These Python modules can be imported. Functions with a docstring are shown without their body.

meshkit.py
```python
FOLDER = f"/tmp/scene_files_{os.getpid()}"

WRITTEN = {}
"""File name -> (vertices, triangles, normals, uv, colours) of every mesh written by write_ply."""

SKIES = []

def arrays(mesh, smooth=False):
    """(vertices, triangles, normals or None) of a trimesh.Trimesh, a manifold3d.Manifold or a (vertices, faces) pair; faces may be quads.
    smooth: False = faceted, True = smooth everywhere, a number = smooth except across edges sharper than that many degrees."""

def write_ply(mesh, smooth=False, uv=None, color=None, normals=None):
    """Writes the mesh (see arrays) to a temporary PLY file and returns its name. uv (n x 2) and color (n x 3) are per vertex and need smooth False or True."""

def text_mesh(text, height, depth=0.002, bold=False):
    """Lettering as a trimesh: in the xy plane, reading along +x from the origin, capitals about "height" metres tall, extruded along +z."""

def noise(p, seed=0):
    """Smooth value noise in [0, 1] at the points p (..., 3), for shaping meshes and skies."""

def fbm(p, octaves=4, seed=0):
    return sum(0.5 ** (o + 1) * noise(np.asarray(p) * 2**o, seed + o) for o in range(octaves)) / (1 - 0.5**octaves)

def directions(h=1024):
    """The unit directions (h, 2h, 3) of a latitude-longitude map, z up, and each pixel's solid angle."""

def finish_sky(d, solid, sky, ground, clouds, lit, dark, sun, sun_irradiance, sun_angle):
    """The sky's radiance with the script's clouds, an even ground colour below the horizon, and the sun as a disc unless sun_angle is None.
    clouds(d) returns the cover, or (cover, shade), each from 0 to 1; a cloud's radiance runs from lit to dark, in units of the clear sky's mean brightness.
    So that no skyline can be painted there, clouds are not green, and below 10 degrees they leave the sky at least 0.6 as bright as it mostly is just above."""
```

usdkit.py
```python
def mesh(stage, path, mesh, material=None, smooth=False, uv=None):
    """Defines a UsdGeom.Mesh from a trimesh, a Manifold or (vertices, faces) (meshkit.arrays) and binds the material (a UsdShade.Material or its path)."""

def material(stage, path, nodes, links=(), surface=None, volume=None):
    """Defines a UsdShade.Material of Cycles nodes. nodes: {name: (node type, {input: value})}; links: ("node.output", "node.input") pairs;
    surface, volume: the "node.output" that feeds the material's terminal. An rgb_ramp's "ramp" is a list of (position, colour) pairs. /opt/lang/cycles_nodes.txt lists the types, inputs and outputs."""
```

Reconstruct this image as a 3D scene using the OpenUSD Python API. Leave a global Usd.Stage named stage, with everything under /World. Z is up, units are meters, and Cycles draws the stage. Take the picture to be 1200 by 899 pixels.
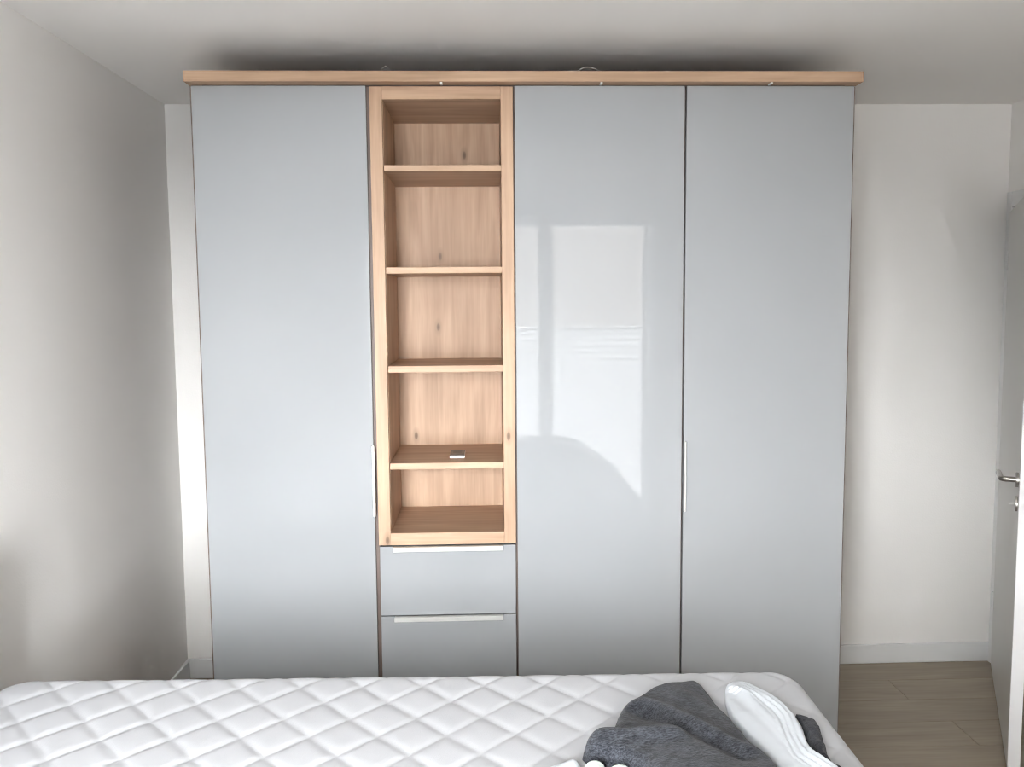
import math, random
import numpy as np, trimesh, usdkit, meshkit
from pxr import Usd, UsdGeom, UsdLux, Gf, Sdf
from scipy.spatial import Delaunay
from shapely.geometry import Polygon, Point, LineString
import shapely

random.seed(7)
rng = np.random.default_rng(7)
stage = Usd.Stage.CreateInMemory()
UsdGeom.SetStageUpAxis(stage, UsdGeom.Tokens.z)
UsdGeom.SetStageMetersPerUnit(stage, 1.0)
stage.SetDefaultPrim(UsdGeom.Xform.Define(stage, '/World').GetPrim())

# ---------------------------------------------------------------- camera, light, exposure
PITCH, YAW, ROLL, FPX = 0.0908, 0.0349, -0.0079, 1040.0
CAM = (-0.12284, -2.97724, 1.6564)
EXPOSURE = 0.50
BLIND_LOW, BLIND_UP = 3.8, 2.4           # daylight glowing through the pleated blinds
SKY = 2.0
HAZE, HAZE_ANGLE, HAZE_ELEV, HAZE_AZ = 16.5, 70.0, 28.0, -8.0   # bright overcast sky in front of the window

cam = UsdGeom.Camera.Define(stage, '/World/camera')
F = np.array([math.sin(YAW) * math.cos(PITCH), math.cos(YAW) * math.cos(PITCH), -math.sin(PITCH)])
R0 = np.array([math.cos(YAW), -math.sin(YAW), 0.0])
U0 = np.cross(R0, F)
R = math.cos(ROLL) * R0 + math.sin(ROLL) * U0
U = -math.sin(ROLL) * R0 + math.cos(ROLL) * U0
M = Gf.Matrix4d(*R, 0, *U, 0, *(-F), 0, *CAM, 1)
cam.AddTransformOp().Set(M)
cam.CreateHorizontalApertureAttr(36.0)
cam.CreateVerticalApertureAttr(36.0 * 899 / 1200)
cam.CreateFocalLengthAttr(36.0 * FPX / 1200)
cam.CreateExposureAttr(EXPOSURE)
cam.CreateClippingRangeAttr((0.05, 200.0))

dome = UsdLux.DomeLight.Define(stage, '/World/sky')
dome.CreateIntensityAttr(SKY)
dome.CreateColorAttr(Gf.Vec3f(0.86, 0.92, 1.0))

haze = UsdLux.DistantLight.Define(stage, '/World/overcast_sun')
haze.CreateIntensityAttr(HAZE)
haze.CreateAngleAttr(HAZE_ANGLE)
haze.CreateColorAttr(Gf.Vec3f(0.95, 0.975, 1.0))
haze.AddRotateZOp().Set(HAZE_AZ)
haze.AddRotateXOp().Set(90.0 - HAZE_ELEV)

# ---------------------------------------------------------------- materials
UsdGeom.Scope.Define(stage, '/World/Looks')
MAT = {}

def mat(name, nodes, links, surface='p.BSDF'):
    MAT[name] = usdkit.material(stage, '/World/Looks/' + name, nodes, links, surface=surface)
    return MAT[name]

def plain(name, col, rough=0.5, metal=0.0, spec=0.5, bump=0.0, bscale=200.0, coat=0.0, ior=1.5):
    n = {'p': ('principled_bsdf', dict(base_color=col, roughness=rough, metallic=metal, specular_ior_level=spec, coat_weight=coat, ior=ior))}
    l = []
    if bump:
        n['g'] = ('geometry', {})
        n['n'] = ('noise_texture', dict(scale=bscale, detail=3.0))
        n['b'] = ('bump', dict(strength=bump, distance=0.002))
        l = [('g.position', 'n.vector'), ('n.fac', 'b.height'), ('b.normal', 'p.normal')]
    return mat(name, n, l)

plain('wall_paint', (0.86, 0.838, 0.808), 0.65, bump=0.25, bscale=160, spec=0.3)
plain('ceiling_paint', (0.88, 0.855, 0.82), 0.8, spec=0.2, bump=0.2, bscale=120)
plain('white_lacquer', (0.76, 0.76, 0.75), 0.35)
plain('door_lacquer', (0.72, 0.72, 0.70), 0.30)
plain('door_edge_lacquer', (0.80, 0.80, 0.80), 0.35)
plain('upvc', (0.80, 0.80, 0.80), 0.3)
plain('steel', (0.55, 0.53, 0.50), 0.28, metal=1.0)
plain('aluminium', (0.78, 0.77, 0.74), 0.38, metal=0.6)
plain('carcass', (0.17, 0.125, 0.105), 0.5)
plain('grey_lacquer', (0.340, 0.350, 0.357), 0.03, spec=0.5, ior=1.45)
plain('bed_fabric', (0.74, 0.75, 0.78), 0.9, bump=0.5, bscale=900)
plain('headboard_fabric', (0.09, 0.08, 0.08), 0.9, bump=0.5, bscale=900)
plain('black_plastic', (0.03, 0.03, 0.03), 0.4)
plain('film_plastic', (0.75, 0.74, 0.72), 0.25)
plain('tin_top', (0.10, 0.09, 0.08), 0.4, metal=0.3)
plain('tin_side', (0.75, 0.74, 0.72), 0.35, metal=0.5)
plain('pale_cotton', (0.52, 0.57, 0.53), 0.9, bump=0.5, bscale=500)
plain('joint', (0.10, 0.08, 0.06), 0.8)

def wood(name, axis, light, dark, knot=True, rough=0.5, spread=1.0):
    s = [70.0, 70.0, 70.0]; s[axis] = 3.0
    w = [11.0, 11.0, 11.0]; w[axis] = 1.5
    k = [4.4, 4.4, 4.4]; k[axis] = 2.0
    n = {'g': ('geometry', {}), 'oi': ('object_info', {}),
         'sep': ('math', dict(math_type='multiply', value2=17.0)),
         'm1': ('mapping', dict(scale=s)), 'm2': ('mapping', dict(scale=w)), 'm3': ('mapping', dict(scale=k, rotation=(math.pi / 2, 0, 0), location=(0.37, 0.21, 0))),
         'n1': ('noise_texture', dict(dimensions='4D', scale=1.0, detail=5.0, roughness=0.6, distortion=0.3)),
         'n2': ('noise_texture', dict(dimensions='4D', scale=1.0, detail=3.0, roughness=0.5, distortion=1.2)),
         'mixn': ('mix_float', dict(fac=0.62)),
         'r': ('rgb_ramp', dict(ramp=[(0.30, dark), (0.48, tuple((a + b) / 2 for a, b in zip(light, dark))), (0.66, light)])),
         'vo': ('voronoi_texture', dict(dimensions='2D', scale=1.0, randomness=1.0)),
         'kr': ('rgb_ramp', dict(ramp=[(0.0, (1, 1, 1)), (0.022, (0.75, 0.75, 0.75)), (0.034, (0.25, 0.25, 0.25)), (0.075, (0, 0, 0))])),
         'km': ('mix', dict(mix_type='mix', color2=tuple(c * 0.45 for c in dark))),
         'b': ('bump', dict(strength=0.12, distance=0.001)),
         'p': ('principled_bsdf', dict(roughness=rough, specular_ior_level=0.35))}
    l = [('g.position', 'm1.vector'), ('g.position', 'm2.vector'), ('g.position', 'm3.vector'), ('oi.random', 'sep.value1'),
         ('m1.vector', 'n1.vector'), ('m2.vector', 'n2.vector'), ('sep.value', 'n1.w'), ('sep.value', 'n2.w'),
         ('n1.fac', 'mixn.a'), ('n2.fac', 'mixn.b'), ('mixn.result', 'r.fac'),
         ('m3.vector', 'vo.vector'), ('vo.distance', 'kr.fac'),
         ('r.color', 'km.color1'), ('n1.fac', 'b.height'), ('b.normal', 'p.normal')]
    if knot:
        l += [('kr.color', 'km.fac'), ('km.color', 'p.base_color')]
    else:
        l += [('r.color', 'p.base_color')]
    return mat(name, n, l)

OAK_L, OAK_D = (0.575, 0.392, 0.265), (0.34, 0.212, 0.132)
wood('oak_upright', 2, OAK_L, OAK_D)
wood('oak_level', 0, OAK_L, OAK_D)
FL_L, FL_D = (0.40, 0.34, 0.26), (0.27, 0.22, 0.165)
wood('floor_oak', 0, FL_L, FL_D, knot=False, rough=0.42)

# quilted mattress cover
mat('mattress_cover', {'g': ('geometry', {}), 'n': ('noise_texture', dict(scale=700.0, detail=2.0)),
    'b': ('bump', dict(strength=0.25, distance=0.001)),
    'p': ('principled_bsdf', dict(base_color=(0.525, 0.533, 0.552), roughness=0.85, specular_ior_level=0.2, sheen_weight=0.1))},
    [('g.position', 'n.vector'), ('n.fac', 'b.height'), ('b.normal', 'p.normal')])
# dark speckled wool
def wool(name, lo, hi, sc):
    mat(name, {'g': ('geometry', {}), 'm': ('mapping', dict(scale=(sc * 0.35, sc, sc))),
        'n': ('noise_texture', dict(scale=1.0, detail=3.0, roughness=0.7)),
        'n2': ('noise_texture', dict(scale=38.0, detail=3.0)),
        'mx': ('mix_float', dict(fac=0.28)),
        'r': ('rgb_ramp', dict(ramp=[(0.36, lo), (0.50, tuple(0.65 * a + 0.35 * b for a, b in zip(lo, hi))), (0.70, hi)])),
        'b': ('bump', dict(strength=0.6, distance=0.002)),
        'p': ('principled_bsdf', dict(roughness=0.95, specular_ior_level=0.1, sheen_weight=0.15))},
        [('g.position', 'm.vector'), ('m.vector', 'n.vector'), ('g.position', 'n2.vector'), ('n.fac', 'mx.a'), ('n2.fac', 'mx.b'),
         ('mx.result', 'r.fac'), ('r.color', 'p.base_color'), ('n.fac', 'b.height'), ('b.normal', 'p.normal')])
wool('charcoal_wool', (0.005, 0.006, 0.009), (0.105, 0.112, 0.130), 300.0)
wool('black_wool', (0.010, 0.011, 0.015), (0.06, 0.062, 0.075), 420.0)
mat('white_cotton', {'g': ('geometry', {}), 'n': ('noise_texture', dict(scale=600.0, detail=2.0)),
    'b': ('bump', dict(strength=0.2, distance=0.001)),
    'd': ('principled_bsdf', dict(base_color=(0.76, 0.80, 0.84), roughness=0.9, specular_ior_level=0.15, sheen_weight=0.1)),
    't': ('translucent_bsdf', dict(color=(0.8, 0.82, 0.85))), 'mx': ('mix_closure', dict(fac=0.12))},
    [('g.position', 'n.vector'), ('n.fac', 'b.height'), ('b.normal', 'd.normal'), ('d.BSDF', 'mx.closure1'), ('t.BSDF', 'mx.closure2')], surface='mx.closure')
# window blinds glow with the daylight behind them
def blind(name, col, strength):
    mat(name, {'p': ('principled_bsdf', dict(base_color=(0.7, 0.7, 0.7), roughness=0.9, emission_color=col, emission_strength=strength))}, [])
blind('blind_low', (0.96, 0.98, 1.0), BLIND_LOW)
blind('blind_fold', (0.96, 0.98, 1.0), BLIND_LOW * 0.55)
blind('blind_up', (1.0, 0.925, 0.85), BLIND_UP)
mat('pane_glass', {'fr': ('fresnel', dict(IOR=1.5)), 't': ('transparent_bsdf', {}), 'gl': ('glossy_bsdf', dict(roughness=0.0)), 'mx': ('mix_closure', {})},
    [('fr.fac', 'mx.fac'), ('t.BSDF', 'mx.closure1'), ('gl.BSDF', 'mx.closure2')], surface='mx.closure')

# ---------------------------------------------------------------- helpers
USED = {}
def numbered(parent, name):
    k = (parent, name)
    USED[k] = USED.get(k, 0) + 1
    return name if USED[k] == 1 else f'{name}_{USED[k] - 1:03d}'

def keys(prim, label=None, cat=None, group=None, kind=None):
    for k, v in (('label', label), ('category', cat), ('group', group), ('kind', kind)):
        if v: prim.SetCustomDataByKey(k, v)

class Thing:
    """An Xform under /World (or under another thing) whose parts are given in world coordinates."""
    def __init__(s, name, loc=(0, 0, 0), rz=0.0, **kw):
        s.path = '/World/' + numbered('/World', name)
        x = UsdGeom.Xform.Define(stage, s.path)
        x.AddTranslateOp().Set(Gf.Vec3d(*loc)); x.AddRotateZOp().Set(math.degrees(rz))
        s.T = trimesh.transformations.translation_matrix(loc) @ trimesh.transformations.rotation_matrix(rz, [0, 0, 1])
        s.inv = np.linalg.inv(s.T)
        keys(x.GetPrim(), **kw)
    def part(s, name, mesh, material, under=None, smooth=False, local=False, label=None, kind=None):
        base = under or s.path
        path = base + '/' + numbered(base, name)
        m = mesh.copy()
        if not local: m.apply_transform(s.inv)
        p = usdkit.mesh(stage, path, m, MAT[material], smooth=smooth)
        keys(p.GetPrim(), label=label, kind=kind)
        return path

def single(name, mesh, material, smooth=False, **kw):
    path = '/World/' + numbered('/World', name)
    p = usdkit.mesh(stage, path, mesh, MAT[material], smooth=smooth)
    keys(p.GetPrim(), **kw)
    return path

def box(x0, x1, y0, y1, z0, z1):
    m = trimesh.creation.box((x1 - x0, y1 - y0, z1 - z0))
    m.apply_translation(((x0 + x1) / 2, (y0 + y1) / 2, (z0 + z1) / 2))
    return m

def cbox(x0, x1, y0, y1, z0, z1, c=0.002):
    """box with chamfered edges (44 triangles)"""
    c = min(c, (x1 - x0) * .45, (y1 - y0) * .45, (z1 - z0) * .45)
    pts = []
    for sx in (0, 1):
        for sy in (0, 1):
            for sz in (0, 1):
                p = np.array([(x0, x1)[sx], (y0, y1)[sy], (z0, z1)[sz]], float)
                d = np.array([1 - 2 * sx, 1 - 2 * sy, 1 - 2 * sz]) * c
                for k in range(3):
                    q = p + d; q[k] = p[k]; pts.append(q)
    return trimesh.convex.convex_hull(np.array(pts))

def join(*ms): return trimesh.util.concatenate(list(ms))

def tube(points, r, n=16, caps=True):
    P = np.asarray(points, float); r = np.broadcast_to(r, (len(P),))
    t = np.gradient(P, axis=0); t /= np.linalg.norm(t, axis=1, keepdims=True)
    a = np.cross(t[0], [0, 0, 1.0]) if abs(t[0][2]) < 0.9 else np.cross(t[0], [1.0, 0, 0])
    V = []
    for i in range(len(P)):
        a = a - t[i] * (a @ t[i]); a /= np.linalg.norm(a); b = np.cross(t[i], a)
        for k in range(n):
            w = 2 * math.pi * k / n
            V.append(P[i] + r[i] * (math.cos(w) * a + math.sin(w) * b))
    Fc = []
    for i in range(len(P) - 1):
        for k in range(n):
            p, q = i * n + k, i * n + (k + 1) % n
            Fc += [[p, q, q + n], [p, q + n, p + n]]
    if caps:
        V += [P[0], P[-1]]; c0, c1 = len(V) - 2, len(V) - 1; o = (len(P) - 1) * n
        for k in range(n):
            Fc += [[c0, (k + 1) % n, k], [c1, o + k, o + (k + 1) % n]]
    return trimesh.Trimesh(np.array(V), np.array(Fc), process=False)

def disc(c, nrm, r, h, bevel=0.001, n=32):
    """a flat bevelled disc standing on c along nrm"""
    nrm = np.asarray(nrm, float); c = np.asarray(c, float)
    return tube([c, c + nrm * (h - bevel), c + nrm * h], [r, r, r - bevel], n)

# ---------------------------------------------------------------- room dimensions
XL, XR, YB, YF, H = -1.443, 2.200, 0.900, -3.42, 2.5
WT = 0.20                                # wall thickness
HX = XR + 0.12                           # the wall to the hall is 12 cm thick
HW = 3.6                                 # far side of the hall beyond the open door

# ---------------------------------------------------------------- structure
fl = Thing('floor', (0, 0, 0), kind='structure')
fl.part('subfloor', box(XL, HW, YF, YB, -0.05, -0.012), 'joint')
PW, PL = 0.192, 1.285
y = YB; row = 0
while y > YF + 0.01:
    y0 = max(y - PW, YF)
    x = XL - ((row * 0.47 + 0.13) % 1.0) * PL
    while x < XR:
        a, b = max(x, XL), min(x + PL, XR)
        if b - a > 0.02:
            fl.part('plank', cbox(a + 0.0006, b - 0.0006, y0 + 0.0006, y - 0.0006, -0.012, rng.uniform(-0.0003, 0.0), 0.0012), 'floor_oak')
        x += PL
    y -= PW; row += 1
# hall floor beyond the door, one run of boards
for k in range(6):
    fl.part('plank', cbox(XR + 0.001, HW - 0.001, -0.40 + k * 0.22, -0.181 + k * 0.22, -0.012, -0.0005, 0.0012), 'floor_oak')

single('ceiling', box(XL - WT, HW + WT, YF - 0.3, YB + WT, H, H + 0.15), 'ceiling_paint', kind='structure')
single('wall_back', box(XL - WT, HW + WT, YB, YB + WT, -0.05, H), 'wall_paint', kind='structure')
single('wall_left', box(XL - WT, XL, YF - 0.3, YB, -0.05, H), 'wall_paint', kind='structure')
DO0, DO1, DZ = -0.165, 0.842, 2.045      # door opening in the right wall
single('wall_right', join(box(XR, HX, YF - 0.3, DO0 - 0.02, -0.05, H), box(XR, HX, DO1 + 0.004, YB, -0.05, H), box(XR, HX, DO0 - 0.02, DO1 + 0.004, DZ + 0.02, H)), 'wall_paint', kind='structure')
single('wall_hall', join(box(HW, HW + WT, -0.6, YB, -0.05, H), box(HX, HW, -0.6, -0.4, -0.05, H)), 'wall_paint', kind='structure')
# window wall behind the photographer
WX0, WX1, WZ0, WZ1 = -1.035, 1.183, 0.03, 2.373
single('wall_front', join(box(XL, WX0, YF - 0.3, YF, -0.05, H), box(WX1, XR, YF - 0.3, YF, -0.05, H), box(WX0, WX1, YF - 0.3, YF, WZ1, H), box(WX0, WX1, YF - 0.3, YF, -0.05, WZ0)), 'wall_paint', kind='structure')

def skirting(name, x0, x1, y0, y1, z1=0.089):
    single(name, cbox(x0, x1, y0, y1, 0.0, z1, 0.003), 'white_lacquer', kind='structure')
skirting('baseboard_back', XL, XR, YB - 0.013, YB)
skirting('baseboard_left', XL, XL + 0.013, YF, YB - 0.0135)
skirting('baseboard_right', XR - 0.013, XR, YF, DO0 - 0.095)

# window_1: three tall sashes with two-tone pleated blinds
win = Thing('window_1', ((WX0 + WX1) / 2, YF - 0.1, WZ0), kind='structure')
WY0, WY1 = YF - 0.17, YF - 0.10
fr = 0.065
win.part('window_frame', join(cbox(WX0, WX0 + fr, WY0, WY1, WZ0, WZ1), cbox(WX1 - fr, WX1, WY0, WY1, WZ0, WZ1),
                              cbox(WX0 + fr, WX1 - fr, WY0, WY1, WZ1 - fr, WZ1), cbox(WX0 + fr, WX1 - fr, WY0, WY1, WZ0, WZ0 + fr)), 'upvc')
for mx in (-0.3595, 0.35325):
    win.part('mullion', cbox(mx - 0.03, mx + 0.03, WY0, YF - 0.152, WZ0 + fr, WZ1 - fr), 'upvc')
SZ0, SZ1 = WZ0 + fr + 0.002, WZ1 - fr - 0.002
sw = 0.05
for x0, x1, raised in ((-0.966, -0.3625, True), (-0.3565, 0.3485, False), (0.3580, 1.1100, False)):
    ya, yb = YF - 0.15, YF - 0.085
    sash = win.part('window_sash', join(cbox(x0, x0 + sw, ya, yb, SZ0, SZ1), cbox(x1 - sw, x1, ya, yb, SZ0, SZ1),
                                 cbox(x0 + sw, x1 - sw, ya, yb, SZ1 - 0.075, SZ1), cbox(x0 + sw, x1 - sw, ya, yb, SZ0, SZ0 + 0.07)), 'upvc')
    win.part('pane', box(x0 + sw, x1 - sw, YF - 0.128, YF - 0.122, SZ0 + 0.07, SZ1 - 0.075), 'pane_glass', under=sash)
    px0, px1 = x0 + sw + 0.0004, x1 - sw - 0.0004
    def pleats(z0, z1, pitch, amp, yc):
        n = int(round((z1 - z0) / pitch)); zs = np.linspace(z0, z1, 2 * n + 1)
        front = [(yc + (amp if i % 2 else -amp), z) for i, z in enumerate(zs)]
        back = [(p[0] - 0.0015, p[1]) for p in front[::-1]]
        m = trimesh.creation.extrude_polygon(Polygon(front + back), px1 - px0, engine='earcut')
        m.apply_transform(np.array([[0, 0, 1, px0], [1, 0, 0, 0], [0, 1, 0, 0], [0, 0, 0, 1.0]]))
        return m, zs[1::2]
    yc = YF - 0.098
    if raised:                           # this blind is drawn up: its pleats lie stacked under the head rail
        pk, _ = pleats(SZ1 - 0.150, SZ1 - 0.105, 0.006, 0.011, yc)
        win.part('pleated_blind', pk, 'upvc', under=sash)
        win.part('blind_rail', join(cbox(px0, px1, yc - 0.012, yc + 0.014, SZ1 - 0.176, SZ1 - 0.151), cbox(px0, px1, yc - 0.012, yc + 0.014, SZ1 - 0.104, SZ1 - 0.076)), 'upvc', under=sash)
        continue
    low, ridges = pleats(SZ0 + 0.085, 1.448, 0.0475, 0.010, yc)
    win.part('pleated_blind', low, 'blind_low', under=sash)
    win.part('blind_fold', join(*[cbox(px0, px1, yc + 0.0095, yc + 0.0125, z - 0.006, z + 0.006, 0.0008) for z in ridges]), 'blind_fold', under=sash)
    up, _ = pleats(1.476, SZ1 - 0.105, 0.022, 0.005, yc)
    win.part('pleated_blind', up, 'blind_up', under=sash)
    win.part('blind_rail', join(cbox(px0, px1, yc - 0.012, yc + 0.014, 1.449, 1.475), cbox(px0, px1, yc - 0.012, yc + 0.014, SZ1 - 0.104, SZ1 - 0.076),
                                cbox(px0, px1, yc - 0.012, yc + 0.014, SZ0 + 0.071, SZ0 + 0.084)), 'upvc', under=sash)

# door_1: opened into the room, hinged beside the back corner
HP = np.array([2.173, 0.837]); dv = np.array([1.7296, -0.0184]) - HP; dv /= np.linalg.norm(dv)
ang = math.atan2(dv[1], dv[0])           # local +x runs from hinge to free edge; the seen face is local y = 0, the leaf lies behind it
nv = np.array([-dv[1], dv[0]])
nl = -1.0 if nv @ np.array([-0.857, 0.454]) > 0 else 1.0   # the leaf lies on the side away from the seen face
door = Thing('door_1', (HP[0], HP[1], 0), ang, kind='structure')
DW, DT = 1.0, 0.040
ylo, yhi = sorted((0.0, nl * DT))
door.part('door_leaf', cbox(0, DW - 0.001, ylo, yhi, 0.006, 2.03, 0.0015), 'door_lacquer', local=True)
door.part('door_edge_band', cbox(DW - 0.0012, DW + 0.0008, ylo + 0.001, yhi - 0.001, 0.0065, 2.0295, 0.0003), 'door_edge_lacquer', local=True)
hx, hz = DW - 0.055, 1.030
for side in (1, -1):                     # a lever on either face
    f0 = 0.0 if side == 1 else nl * DT
    o = -nl * side
    ros = door.part('rosette', disc((hx, f0, hz), (0, o, 0), 0.026, 0.008), 'steel', local=True, smooth=40)
    pts = [(hx, f0 + o * 0.006, hz), (hx, f0 + o * 0.035, hz)]
    for k in range(1, 9):
        w = k / 8 * math.pi / 2
        pts.append((hx - 0.018 * (1 - math.cos(w)), f0 + o * (0.035 + 0.018 * math.sin(w)), hz))
    pts += [(hx - 0.06, f0 + o * 0.053, hz), (hx - 0.128, f0 + o * 0.053, hz), (hx - 0.131, f0 + o * 0.053, hz)]
    door.part('door_handle', tube(pts, [0.0095] * (len(pts) - 1) + [0.007], 18), 'steel', local=True, smooth=40)
    esc = door.part('keyhole_plate', disc((hx, f0, hz - 0.085), (0, o, 0), 0.026, 0.007), 'steel', local=True, smooth=40)
    door.part('keyhole', disc((hx, f0 + o * 0.0068, hz - 0.085), (0, o, 0), 0.006, 0.001, 0.0002, 16), 'black_plastic', under=esc, local=True)
for z in (0.25, 1.78):
    door.part('hinge', tube([(-0.009, 0, z), (-0.009, 0, z + 0.09)], 0.007, 14), 'white_lacquer', local=True, smooth=40)
# door lining and architrave
single('trim_1', join(cbox(XR - 0.014, XR, DO0 - 0.075, DO0 - 0.005, 0, DZ + 0.075, 0.002), cbox(XR - 0.014, XR, DO1 + 0.006, YB - 0.014, 0, DZ + 0.075, 0.002),
                      cbox(XR - 0.014, XR, DO0 - 0.005, DO1 + 0.006, DZ + 0.01, DZ + 0.075, 0.002),
                      cbox(XR, HX, DO0 - 0.02, DO0, 0, DZ), cbox(XR, HX, DO0, DO1, DZ, DZ + 0.02)), 'white_lacquer', kind='structure')

# ---------------------------------------------------------------- wardrobe
wr = Thing('wardrobe', (0.037, 0.30, 0), label='tall four-bay wardrobe with glossy grey doors and open oak shelves', cat='wardrobe')
CX0, CX1, CY0, CY1, CZ1 = -1.0605, 1.1375, 0.0225, 0.61, 2.3655
ZT, ZB = 2.3632, 0.045
t = 0.018
# carcass: uprights between the bays, back, floor, plinth, top
for x0, x1 in ((CX0, CX0 + t), (-0.4925, -0.4755), (-0.0105, 0.0035), (0.5545, 0.5725), (CX1 - t, CX1)):
    wr.part('side_panel', cbox(x0, x1, CY0, CY1, 0.0, CZ1, 0.001), 'carcass')
for x0, x1 in ((CX0 + t, -0.4925), (0.0035, 0.5545), (0.5725, CX1 - t)):
    wr.part('back_board', box(x0, x1, CY1 - 0.008, CY1 - 0.002, ZB + 0.03, CZ1 - 0.02), 'carcass')
    wr.part('base_board', box(x0, x1, CY0, CY1 - 0.009, ZB + 0.005, ZB + 0.025), 'carcass')
    wr.part('top_board', box(x0, x1, CY0, CY1 - 0.009, CZ1 - 0.019, CZ1 - 0.001), 'carcass')
    wr.part('plinth', box(x0, x1, CY0 + 0.04, CY0 + 0.056, 0.0, ZB), 'carcass')
# doors
doors = [(-1.0500, -0.4885), (-0.0035, 0.5595), (0.5660, 1.1255)]
dp = []
for x0, x1 in doors:
    dp.append(wr.part('door', cbox(x0, x1, 0.0, 0.0215, ZB, ZT, 0.0012), 'grey_lacquer'))
def grip(x0, x1, under):
    wr.part('handle', join(cbox(x0, x1, -0.016, -0.0005, 0.938, 1.182, 0.002)), 'aluminium', under=under, label='slim upright aluminium door grip')
grip(-0.4925, -0.4835, dp[0])
grip(0.5660, 0.5730, dp[2])
# cornice
def frame_prism(z0, z1):
    f = Polygon([(-1.0605, -0.040), (1.1375, -0.040), (1.1375, CY1), (1.0965, CY1), (1.0965, 0.010), (-1.018, 0.010), (-1.018, CY1), (-1.0605, CY1)])
    m = trimesh.creation.extrude_polygon(f, z1 - z0, engine='earcut'); m.apply_translation((0, 0, z0)); return m
wr.part('cornice', frame_prism(2.3672, 2.4005), 'oak_level', label='light oak cornice board along the top')
wr.part('roof_board', box(-1.0175, 1.0960, 0.0105, CY1, 2.3660, 2.3690), 'carcass')
for x in (-0.241, 0.279, 0.837):
    wr.part('cornice_clip', cbox(x - 0.004, x + 0.004, -0.034, -0.006, 2.3622, 2.3674, 0.001), 'film_plastic')
# oak niche
NX0, NX1, NZ0, NZ1 = -0.4770, -0.0090, 0.8352, 2.3615
OX0, OX1, OZ0, OZ1 = -0.4364, -0.0490, 0.8770, 2.3205
wr.part('niche_stile', cbox(NX0, OX0, 0.0, 0.021, NZ0, NZ1, 0.0012), 'oak_upright')
wr.part('niche_stile', cbox(OX1, NX1, 0.0, 0.021, NZ0, NZ1, 0.0012), 'oak_upright')
wr.part('niche_rail', cbox(OX0 + 0.0002, OX1 - 0.0002, 0.0, 0.021, OZ1, NZ1, 0.0008), 'oak_level')
wr.part('niche_rail', cbox(OX0 + 0.0002, OX1 - 0.0002, 0.0, 0.021, NZ0, OZ0, 0.0008), 'oak_level')
IX0, IX1, IYB = -0.4350, -0.0455, 0.400
wr.part('niche_side', box(IX0 - 0.018, IX0, 0.0215, IYB + 0.006, NZ0, NZ1), 'oak_upright')
wr.part('niche_side', box(IX1, IX1 + 0.018, 0.0215, IYB + 0.006, NZ0, NZ1), 'oak_upright')
wr.part('niche_back', box(IX0, IX1, IYB, IYB + 0.008, NZ0, NZ1), 'oak_upright')
wr.part('niche_top', box(IX0, IX1, 0.0215, IYB, 2.3215, NZ1), 'oak_level')
wr.part('niche_bottom', box(IX0, IX1, 0.0215, IYB, 0.8580, 0.8768), 'oak_level')
for zt, zb in ((2.1098, 2.0902), (1.7764, 1.7556), (1.4476, 1.4250), (1.1173, 1.0956)):
    wr.part('shelf', cbox(IX0 + 0.0005, IX1 - 0.0005, 0.004, IYB, zb, zt, 0.001), 'oak_level')
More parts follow.
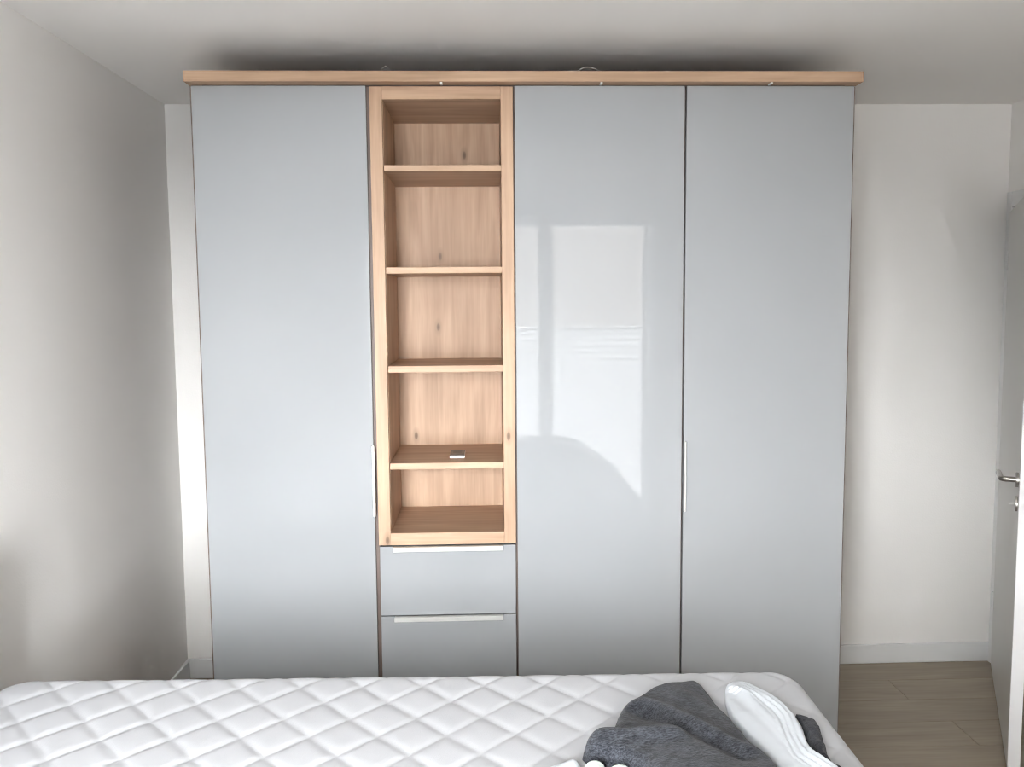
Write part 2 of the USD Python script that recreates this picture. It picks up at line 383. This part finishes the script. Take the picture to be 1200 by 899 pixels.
# drawers
for z0, z1 in ((0.5895, 0.8300), (0.3440, 0.5853), (0.0985, 0.3398)):
    d = wr.part('drawer', cbox(-0.4745, -0.0105, 0.0, 0.0215, z0, z1, 0.0012), 'grey_lacquer')
    wr.part('drawer_box', join(box(-0.455, -0.030, 0.024, 0.42, z0 + 0.02, z0 + 0.03), box(-0.455, -0.443, 0.024, 0.42, z0 + 0.03, z1 - 0.05), box(-0.042, -0.030, 0.024, 0.42, z0 + 0.03, z1 - 0.05)), 'carcass', under=d)
    hb = z1 - 0.0145
    wr.part('handle', join(cbox(-0.428, -0.055, -0.017, -0.0003, z1 - 0.0045, z1 + 0.0012, 0.0012), cbox(-0.428, -0.055, -0.0185, -0.0145, hb, z1 + 0.0012, 0.0012)), 'aluminium', under=d, label='slim aluminium drawer grip')
wr.part('base_board', box(-0.4750, -0.0108, CY0, CY1 - 0.009, ZB + 0.005, ZB + 0.025), 'carcass')
wr.part('plinth', box(-0.4750, -0.0108, CY0 + 0.04, CY0 + 0.056, 0.0, ZB), 'carcass')
# little caps on the left flank
for z in (0.7005, 0.5775):
    wr.part('screw_cap', disc((CX0, 0.075, z), (-1, 0, 0), 0.010, 0.009, 0.003, 16), 'film_plastic', smooth=40)

# ---------------------------------------------------------------- small things on the wardrobe
tin = Thing('flat_box', (-0.209, 0.15, 1.1173), label='small flat dark-topped metal box lying on the fourth oak shelf', cat='box')
tin.part('body', cbox(-0.236, -0.183, 0.095, 0.205, 1.1173, 1.1250, 0.001), 'tin_side')
tin.part('lid', cbox(-0.2355, -0.1835, 0.0955, 0.2045, 1.1250, 1.1268, 0.0006), 'tin_top')
tin.part('label_patch', cbox(-0.225, -0.194, 0.150, 0.190, 1.1268, 1.1273, 0.0002), 'black_plastic')

def ribbon(path, w, name, label, group=None, mtl='film_plastic'):
    P = np.asarray(path, float); n = len(P)
    V = []
    for p in P:
        for dy in (-w / 2, w / 2):
            for dz in (0, 0.0008):
                V.append(p + (0, dy, dz))
    Fc = []
    for i in range(n - 1):
        a, b = 4 * i, 4 * (i + 1)
        for q in ((0, 1, 3, 2),):
            for u, v in zip(q, q[1:] + q[:1]):
                Fc += [[a + u, b + u, b + v], [a + u, b + v, a + v]]
    Fc += [[0, 2, 3], [0, 3, 1], [4 * n - 4, 4 * n - 3, 4 * n - 1], [4 * n - 4, 4 * n - 1, 4 * n - 2]]
    m = trimesh.Trimesh(np.array(V), np.array(Fc), process=False); m.fix_normals()
    single(name, m, mtl, label=label, cat='plastic strip', group='plastic scraps on the cornice')
ZC = 2.4007
def arch(x0, x1, h, y=-0.022, n=13, peak=0.5, y2=None):
    s = np.linspace(0, 1, n)
    e = np.where(s < peak, s / peak, (1 - s) / (1 - peak))
    z = ZC + h * np.sin(e * math.pi / 2) ** 1.3
    return np.stack([x0 + (x1 - x0) * s, y + ((y2 or y) - y) * s, z], 1)
ribbon(arch(-0.441, -0.398, 0.017), 0.004, 'plastic_strip', 'thin translucent plastic loop standing on the cornice above the oak niche')
ribbon(arch(-0.268, -0.246, 0.002), 0.012, 'plastic_strip', 'tiny flat plastic scrap on the cornice above the middle of the oak niche')
ribbon(arch(0.141, 0.222, 0.0025), 0.012, 'plastic_strip', 'flat white plastic strip on the cornice, left of the curled white strip')
ribbon(arch(0.196, 0.288, 0.016, y=-0.026, peak=0.42, y2=-0.015), 0.010, 'plastic_strip', 'curled white plastic strip arching up from the cornice above the third bay')
ribbon(arch(0.472, 0.518, 0.003), 0.012, 'plastic_strip', 'short flat plastic strip on the cornice near the right-hand door gap')

# ---------------------------------------------------------------- bed
TH = math.radians(-1.4)
BL, BW, ZM, ZMB = 2.00, 1.80, 0.730, 0.500
far_mid = np.array([-0.330, -0.788])
cth, sth = math.cos(TH), math.sin(TH)
BC = far_mid + np.array([sth * BW / 2, -cth * BW / 2])
def bed_world(px, py): return np.stack([BC[0] + cth * px - sth * py, BC[1] + sth * px + cth * py], -1)
def bed_local(wx, wy):
    dx, dy = wx - BC[0], wy - BC[1]
    return cth * dx + sth * dy, -sth * dx + cth * dy

bed = Thing('bed', (BC[0], BC[1], 0), TH, label='pale grey upholstered bed base under the quilted white mattress', cat='bed')
bed.part('base', cbox(-BL / 2 + 0.005, BL / 2 - 0.005, -BW / 2 + 0.01, BW / 2 - 0.01, 0.10, ZMB - 0.001, 0.012), 'bed_fabric', local=True)
HBD = Thing('headboard', (BC[0], BC[1], 0), TH, label='dark upholstered headboard panel standing between the bed and the left wall', cat='headboard')
HBD.part('panel', cbox(-BL / 2 - 0.054, -BL / 2 - 0.014, -BW / 2 - 0.08, BW / 2 - 0.005, 0.06, 1.06, 0.010), 'headboard_fabric', local=True)
for sy in (-0.7, 0.7):
    HBD.part('leg', cbox(-BL / 2 - 0.050, -BL / 2 - 0.018, sy - 0.03, sy + 0.03, 0.0, 0.0605, 0.002), 'black_plastic', local=True)
for sx in (-1, 1):
    for sy in (-1, 1):
        bed.part('leg', tube([(sx * 0.88, sy * 0.78, 0.0), (sx * 0.88, sy * 0.78, 0.1005)], 0.025, 18), 'black_plastic', local=True, smooth=40)

# mattress: quilted top, rounded edges, side band
RC, RE, STEP = 0.085, 0.045, 0.0072
def inset(px, py):
    """distance from the rounded outline of the mattress, positive inside"""
    qx, qy = np.abs(px) - (BL / 2 - RC), np.abs(py) - (BW / 2 - RC)
    return RC - (np.hypot(np.maximum(qx, 0), np.maximum(qy, 0)) + np.minimum(np.maximum(qx, qy), 0))
QA, QB = 0.149, 0.0837
q0 = bed_local(-0.869, -0.862)
def quilt(px, py):
    u, v = (px - q0[0]) / QA, (py - q0[1]) / (2 * QB)
    a, b = u + v, u - v
    la = np.abs(a - np.round(a)); lb = np.abs(b - np.round(b))
    k = 1.0 / math.hypot(1 / QA, 1 / (2 * QB))
    d1, d2 = la * k, lb * k
    f = lambda d: 1 - np.exp(-(d / 0.0085) ** 1.1)
    return 0.0052 * f(d1) * f(d2)
def top_z(px, py):
    ins = np.clip(inset(px, py), 0, None)
    e = np.where(ins < RE, RE - np.sqrt(np.maximum(RE ** 2 - (RE - ins) ** 2, 0)), 0)
    wob = 0.006 * (meshkit.fbm(np.stack([px * 2.2, py * 2.2, 0 * px], -1), 2, 3) - 0.5)
    return ZM - 0.006 - e + quilt(px, py) * np.clip((ins - 0.004) / 0.05, 0, 1) + wob * np.clip(ins / 0.1, 0, 1)
gx = np.concatenate([np.linspace(-BL / 2, -BL / 2 + RC, 18)[:-1], np.arange(-BL / 2 + RC, BL / 2 - RC, STEP), np.linspace(BL / 2 - RC, BL / 2, 18)])
gy = np.concatenate([np.linspace(-BW / 2, -BW / 2 + RC, 18)[:-1], np.arange(-BW / 2 + RC, BW / 2 - RC, STEP), np.linspace(BW / 2 - RC, BW / 2, 18)])
X, Y = np.meshgrid(gx, gy, indexing='ij')
# pull the corner squares onto the rounded outline
qx, qy = np.abs(X) - (BL / 2 - RC), np.abs(Y) - (BW / 2 - RC)
cm = (qx > 0) & (qy > 0)
sq = np.maximum(qx, qy); ln = np.hypot(qx, qy)
kf = np.where(cm, sq / np.maximum(ln, 1e-9), 1.0)
X2 = np.where(cm, np.sign(X) * (BL / 2 - RC + qx * kf), X); Y2 = np.where(cm, np.sign(Y) * (BW / 2 - RC + qy * kf), Y)
Z2 = top_z(X2, Y2)
nx, ny = X.shape
idx = np.arange(nx * ny).reshape(nx, ny)
q = np.stack([idx[:-1, :-1], idx[1:, :-1], idx[1:, 1:], idx[:-1, 1:]], -1).reshape(-1, 4)
topm = trimesh.Trimesh(np.stack([X2, Y2, Z2], -1).reshape(-1, 3), np.vstack([q[:, [0, 1, 2]], q[:, [0, 2, 3]]]), process=False)
loop = np.concatenate([idx[:, 0], idx[-1, 1:], idx[-2::-1, -1], idx[0, -2:0:-1]])
ring = topm.vertices[loop]
n = len(ring)
prof = [(0.0, 0.0), (0.004, -0.03), (0.006, -0.08), (0.004, -0.125), (0.0, -0.155), (-0.012, -0.178)]
ctr = ring[:, :2] / np.array([BL / 2, BW / 2])
dirs = np.where(np.abs(ctr) > 0.9, np.sign(ctr), 0); dirs = dirs / np.maximum(np.linalg.norm(dirs, axis=1, keepdims=True), 1e-9)
V = []
for off, dz in prof:
    V.append(np.column_stack([ring[:, :2] + dirs * off, ring[:, 2] + dz]))
V = np.vstack(V); V[-n:, 2] = ZMB
Fc = []
for r_ in range(len(prof) - 1):
    i = np.arange(n); j = (i + 1) % n
    Fc.append(np.column_stack([r_ * n + i, (r_ + 1) * n + i, (r_ + 1) * n + j])); Fc.append(np.column_stack([r_ * n + i, (r_ + 1) * n + j, r_ * n + j]))
V = np.vstack([V, [[0, 0, ZMB]]]); i = np.arange(n); o = (len(prof) - 1) * n
Fc.append(np.column_stack([o + i, np.full(n, len(V) - 1), o + (i + 1) % n]))
band = trimesh.Trimesh(V, np.vstack(Fc), process=False)
mt = Thing('mattress', (BC[0], BC[1], ZMB), TH, label='thick white mattress with diamond quilting lying on the bed', cat='mattress')
shift = trimesh.transformations.translation_matrix((0, 0, -ZMB))
cover = trimesh.Trimesh(*[np.vstack(z) for z in ((topm.vertices, band.vertices), (topm.faces, band.faces + len(topm.vertices)))], process=False)
cover.apply_transform(shift); cover.merge_vertices(); mt.part('quilted_cover', cover, 'mattress_cover', local=True, smooth=50)
pr = np.column_stack([ring[:, :2] + dirs * 0.003, np.full(n, ring[:, 2].mean() - 0.004 - ZMB)])
pr = np.vstack([pr[::4], pr[:1]])
mt.part('piping', tube(pr, 0.004, 8, caps=False), 'mattress_cover', local=True, smooth=True)

# ---------------------------------------------------------------- cloth heaped on the mattress
def cloth(poly, height, step=0.007, edge=0.02, z0=ZM + 0.003, under=0.004):
    """closed soft solid over a plan outline; height(x, y, d) is its thickness, rounded to nothing at the outline"""
    poly = poly.buffer(0)
    b = np.array(poly.exterior.segmentize(step).coords)[:-1]
    x0, y0, x1, y1 = poly.bounds
    g = np.stack(np.meshgrid(np.arange(x0, x1, step), np.arange(y0, y1, step), indexing='ij'), -1).reshape(-1, 2)
    g = g + rng.uniform(-0.15, 0.15, g.shape) * step
    pts = shapely.points(g); inside = shapely.contains(poly, pts) & (shapely.distance(poly.exterior, pts) > step * 0.55)
    P = np.vstack([b, g[inside]])
    tri = Delaunay(P).simplices
    cen = P[tri].mean(1)
    tri = tri[shapely.contains(poly, shapely.points(cen))]
    a = P[tri]; area = np.cross(a[:, 1] - a[:, 0], a[:, 2] - a[:, 0]); tri[area < 0] = tri[area < 0][:, ::-1]
    d = shapely.distance(poly.exterior, shapely.points(P)); d[:len(b)] = 0
    e = np.sqrt(np.clip(1 - (1 - np.clip(d / edge, 0, 1)) ** 2, 0, 1))
    hgt = height(P[:, 0], P[:, 1], d) * e
    top = np.column_stack([P, z0 + hgt + 0.002])
    bot = np.column_stack([P, np.full(len(P), z0)])
    nb, nP = len(b), len(P)
    i = np.arange(nb); j = (i + 1) % nb
    side = np.vstack([np.column_stack([i, i + nP, j + nP]), np.column_stack([i, j + nP, j])])
    # keep outward orientation whichever way the outline runs
    if Polygon(b).exterior.is_ccw is False: side = side[:, ::-1]
    m = trimesh.Trimesh(np.vstack([top, bot]), np.vstack([tri, tri[:, ::-1] + nP, side]), process=False)
    return m

def fb(x, y, s, seed, octv=3): return meshkit.fbm(np.stack([x * s, y * s, 0 * x + seed * 3.7], -1), octv, seed) - 0.5
def crease(x, y, x0, y0, x1, y1, w, a):
    """a rounded fold along a segment"""
    dx, dy = x1 - x0, y1 - y0; L = math.hypot(dx, dy)
    s = np.clip(((x - x0) * dx + (y - y0) * dy) / L ** 2, 0, 1)
    d = np.hypot(x - x0 - s * dx, y - y0 - s * dy)
    return a * np.exp(-(d / w) ** 2)

def smooth_poly(pts, r=0.008):
    return Polygon(pts).buffer(r).buffer(-2 * r).buffer(r)

bl_pts = [(0.073, -1.263), (0.080, -1.243), (0.091, -1.230), (0.116, -1.210), (0.141, -1.196), (0.158, -1.137), (0.174, -1.089), (0.192, -1.053), (0.225, -1.015), (0.262, -0.981), (0.297, -0.955), (0.332, -0.938), (0.360, -0.930), (0.384, -0.927),
          (0.393, -0.941), (0.398, -0.970), (0.403, -1.042), (0.408, -1.110), (0.417, -1.207), (0.423, -1.264), (0.428, -1.324), (0.437, -1.45), (0.457, -1.70), (0.46, -2.00), (0.35, -2.22), (0.12, -2.22), (0.0, -2.02), (0.02, -1.77), (0.14, -1.62), (0.195, -1.47), (0.172, -1.37), (0.140, -1.322), (0.110, -1.300), (0.085, -1.290)]
def bl_h(x, y, d):
    rise = np.clip((-1.02 - y) / 0.9, 0, 1)
    h = 0.018 + 0.12 * rise ** 1.4 + 0.02 * np.clip(d / 0.12, 0, 1)
    h = h + 0.020 * fb(x, y, 7, 5) + 0.006 * fb(x, y, 24, 6)
    h += crease(x, y, 0.21, -1.10, 0.36, -1.38, 0.022, -0.014) + crease(x, y, 0.235, -1.07, 0.39, -1.35, 0.02, 0.010)
    h += crease(x, y, 0.11, -1.235, 0.26, -1.28, 0.03, 0.014) + crease(x, y, 0.30, -1.0, 0.39, -1.16, 0.03, 0.006)
    return np.maximum(h, 0.008)
single('woven_blanket', cloth(smooth_poly(bl_pts), bl_h, 0.0065, 0.022), 'charcoal_wool', smooth=True,
       label='crumpled charcoal speckled wool blanket heaped on the mattress', cat='blanket')

sh_pts = [(0.448, -0.965), (0.455, -0.947), (0.474, -0.931), (0.497, -0.923), (0.516, -0.943), (0.530, -0.996), (0.538, -1.032), (0.546, -1.067), (0.550, -1.117), (0.550, -1.165), (0.544, -1.213), (0.533, -1.266), (0.527, -1.329), (0.56, -1.45), (0.60, -1.62), (0.56, -1.80), (0.480, -1.78), (0.467, -1.70), (0.445, -1.45), (0.437, -1.324), (0.432, -1.264), (0.426, -1.207), (0.418, -1.115), (0.430, -1.03)]
ed = LineString([(0.455, -0.947), (0.497, -0.923), (0.516, -0.943), (0.538, -1.032), (0.550, -1.117), (0.550, -1.165), (0.533, -1.266), (0.527, -1.329), (0.56, -1.45), (0.60, -1.62)])
def sh_h(x, y, d):
    de = shapely.distance(ed, shapely.points(np.column_stack([x, y])))
    dl = shapely.distance(LineString([(0.448, -0.965), (0.430, -1.03), (0.418, -1.115), (0.437, -1.324), (0.48, -1.78)]), shapely.points(np.column_stack([x, y])))
    h = 0.004 + 0.05 * np.clip((-1.0 - y) / 0.9, 0, 1) + 0.020 * np.clip(dl / 0.055, 0, 1) + 0.008 * fb(x, y, 11, 11)
    h += 0.004 * np.exp(-((de - 0.022) / 0.014) ** 2)
    h += 0.0026 * np.cos(np.clip(de, 0, 0.045) / 0.0112 * 2 * math.pi) * (de < 0.047) + crease(x, y, 0.46, -1.0, 0.50, -1.4, 0.018, -0.008) + crease(x, y, 0.50, -1.02, 0.515, -1.3, 0.012, -0.006)
    h = np.minimum(h, 0.008 + 0.16 * np.clip(-0.93 - y, 0, 1) + 0.0015 * np.cos(np.clip(de, 0, 0.045) / 0.0112 * 2 * math.pi))
    return np.maximum(h, 0.005)
single('white_shirt', cloth(smooth_poly(sh_pts, 0.004), sh_h, 0.0036, 0.008), 'white_cotton', smooth=True,
       label='white cotton shirt with a ribbed hem beside the charcoal blanket', cat='shirt')

dk_pts = [(0.548, -1.098), (0.560, -1.120), (0.578, -1.136), (0.596, -1.160), (0.590, -1.172), (0.593, -1.190), (0.581, -1.205), (0.583, -1.228), (0.572, -1.245), (0.573, -1.270), (0.563, -1.290), (0.562, -1.330), (0.585, -1.42), (0.572, -1.46), (0.533, -1.335), (0.538, -1.266), (0.549, -1.213), (0.555, -1.165), (0.555, -1.117)]
single('knitted_scarf', cloth(smooth_poly(dk_pts, 0.002), lambda x, y, d: np.maximum(0.024 + 0.016 * fb(x, y, 30, 21), 0.006), 0.0045, 0.012), 'black_wool', smooth=True,
       label='dark knitted scarf end sticking out right of the white shirt', cat='scarf')

# pale rolled socks and a white towel at the front of the blanket
def lump(c, r, seed):
    m = trimesh.creation.icosphere(3, 1.0)
    v = m.vertices
    v = v * (1 + 0.16 * (meshkit.fbm(v * 2.2 + seed, 3, seed) - 0.5))[:, None]
    m.vertices = v * np.array(r) + np.array(c)
    return m
for c, r, lb in (((0.090, -1.330, ZM + 0.016), (0.019, 0.018, 0.017), 'pale green-grey rolled sock nearest the white towel, by the left tip of the charcoal blanket'),
                 ((0.136, -1.352, ZM + 0.017), (0.024, 0.022, 0.018), 'pale green-grey rolled sock tucked under the front edge of the charcoal blanket')):
    s = Thing('rolled_sock', (c[0], c[1], ZM), label=lb, cat='sock', group='rolled socks')
    s.part('sock_roll', lump(c, r, 3), 'pale_cotton', smooth=True)
    s.part('cuff', tube([(c[0] + r[0] * 0.80 * math.cos(w), c[1] + r[1] * 0.2, c[2] + r[2] * 0.80 * math.sin(w)) for w in np.linspace(0, 2 * math.pi, 20)], 0.006, 8, caps=False), 'pale_cotton', smooth=True)
tw_pts = [(-0.005, -1.325), (0.022, -1.304), (0.050, -1.288), (0.066, -1.300), (0.067, -1.36), (0.10, -1.385), (0.13, -1.43), (0.10, -1.52), (-0.06, -1.52), (-0.07, -1.40)]
single('hand_towel', cloth(smooth_poly(tw_pts, 0.006), lambda x, y, d: np.maximum(0.022 + 0.02 * fb(x, y, 16, 31), 0.006), 0.006, 0.016), 'white_cotton', smooth=True,
       label='fluffy white towel lying in front of the charcoal blanket', cat='towel')
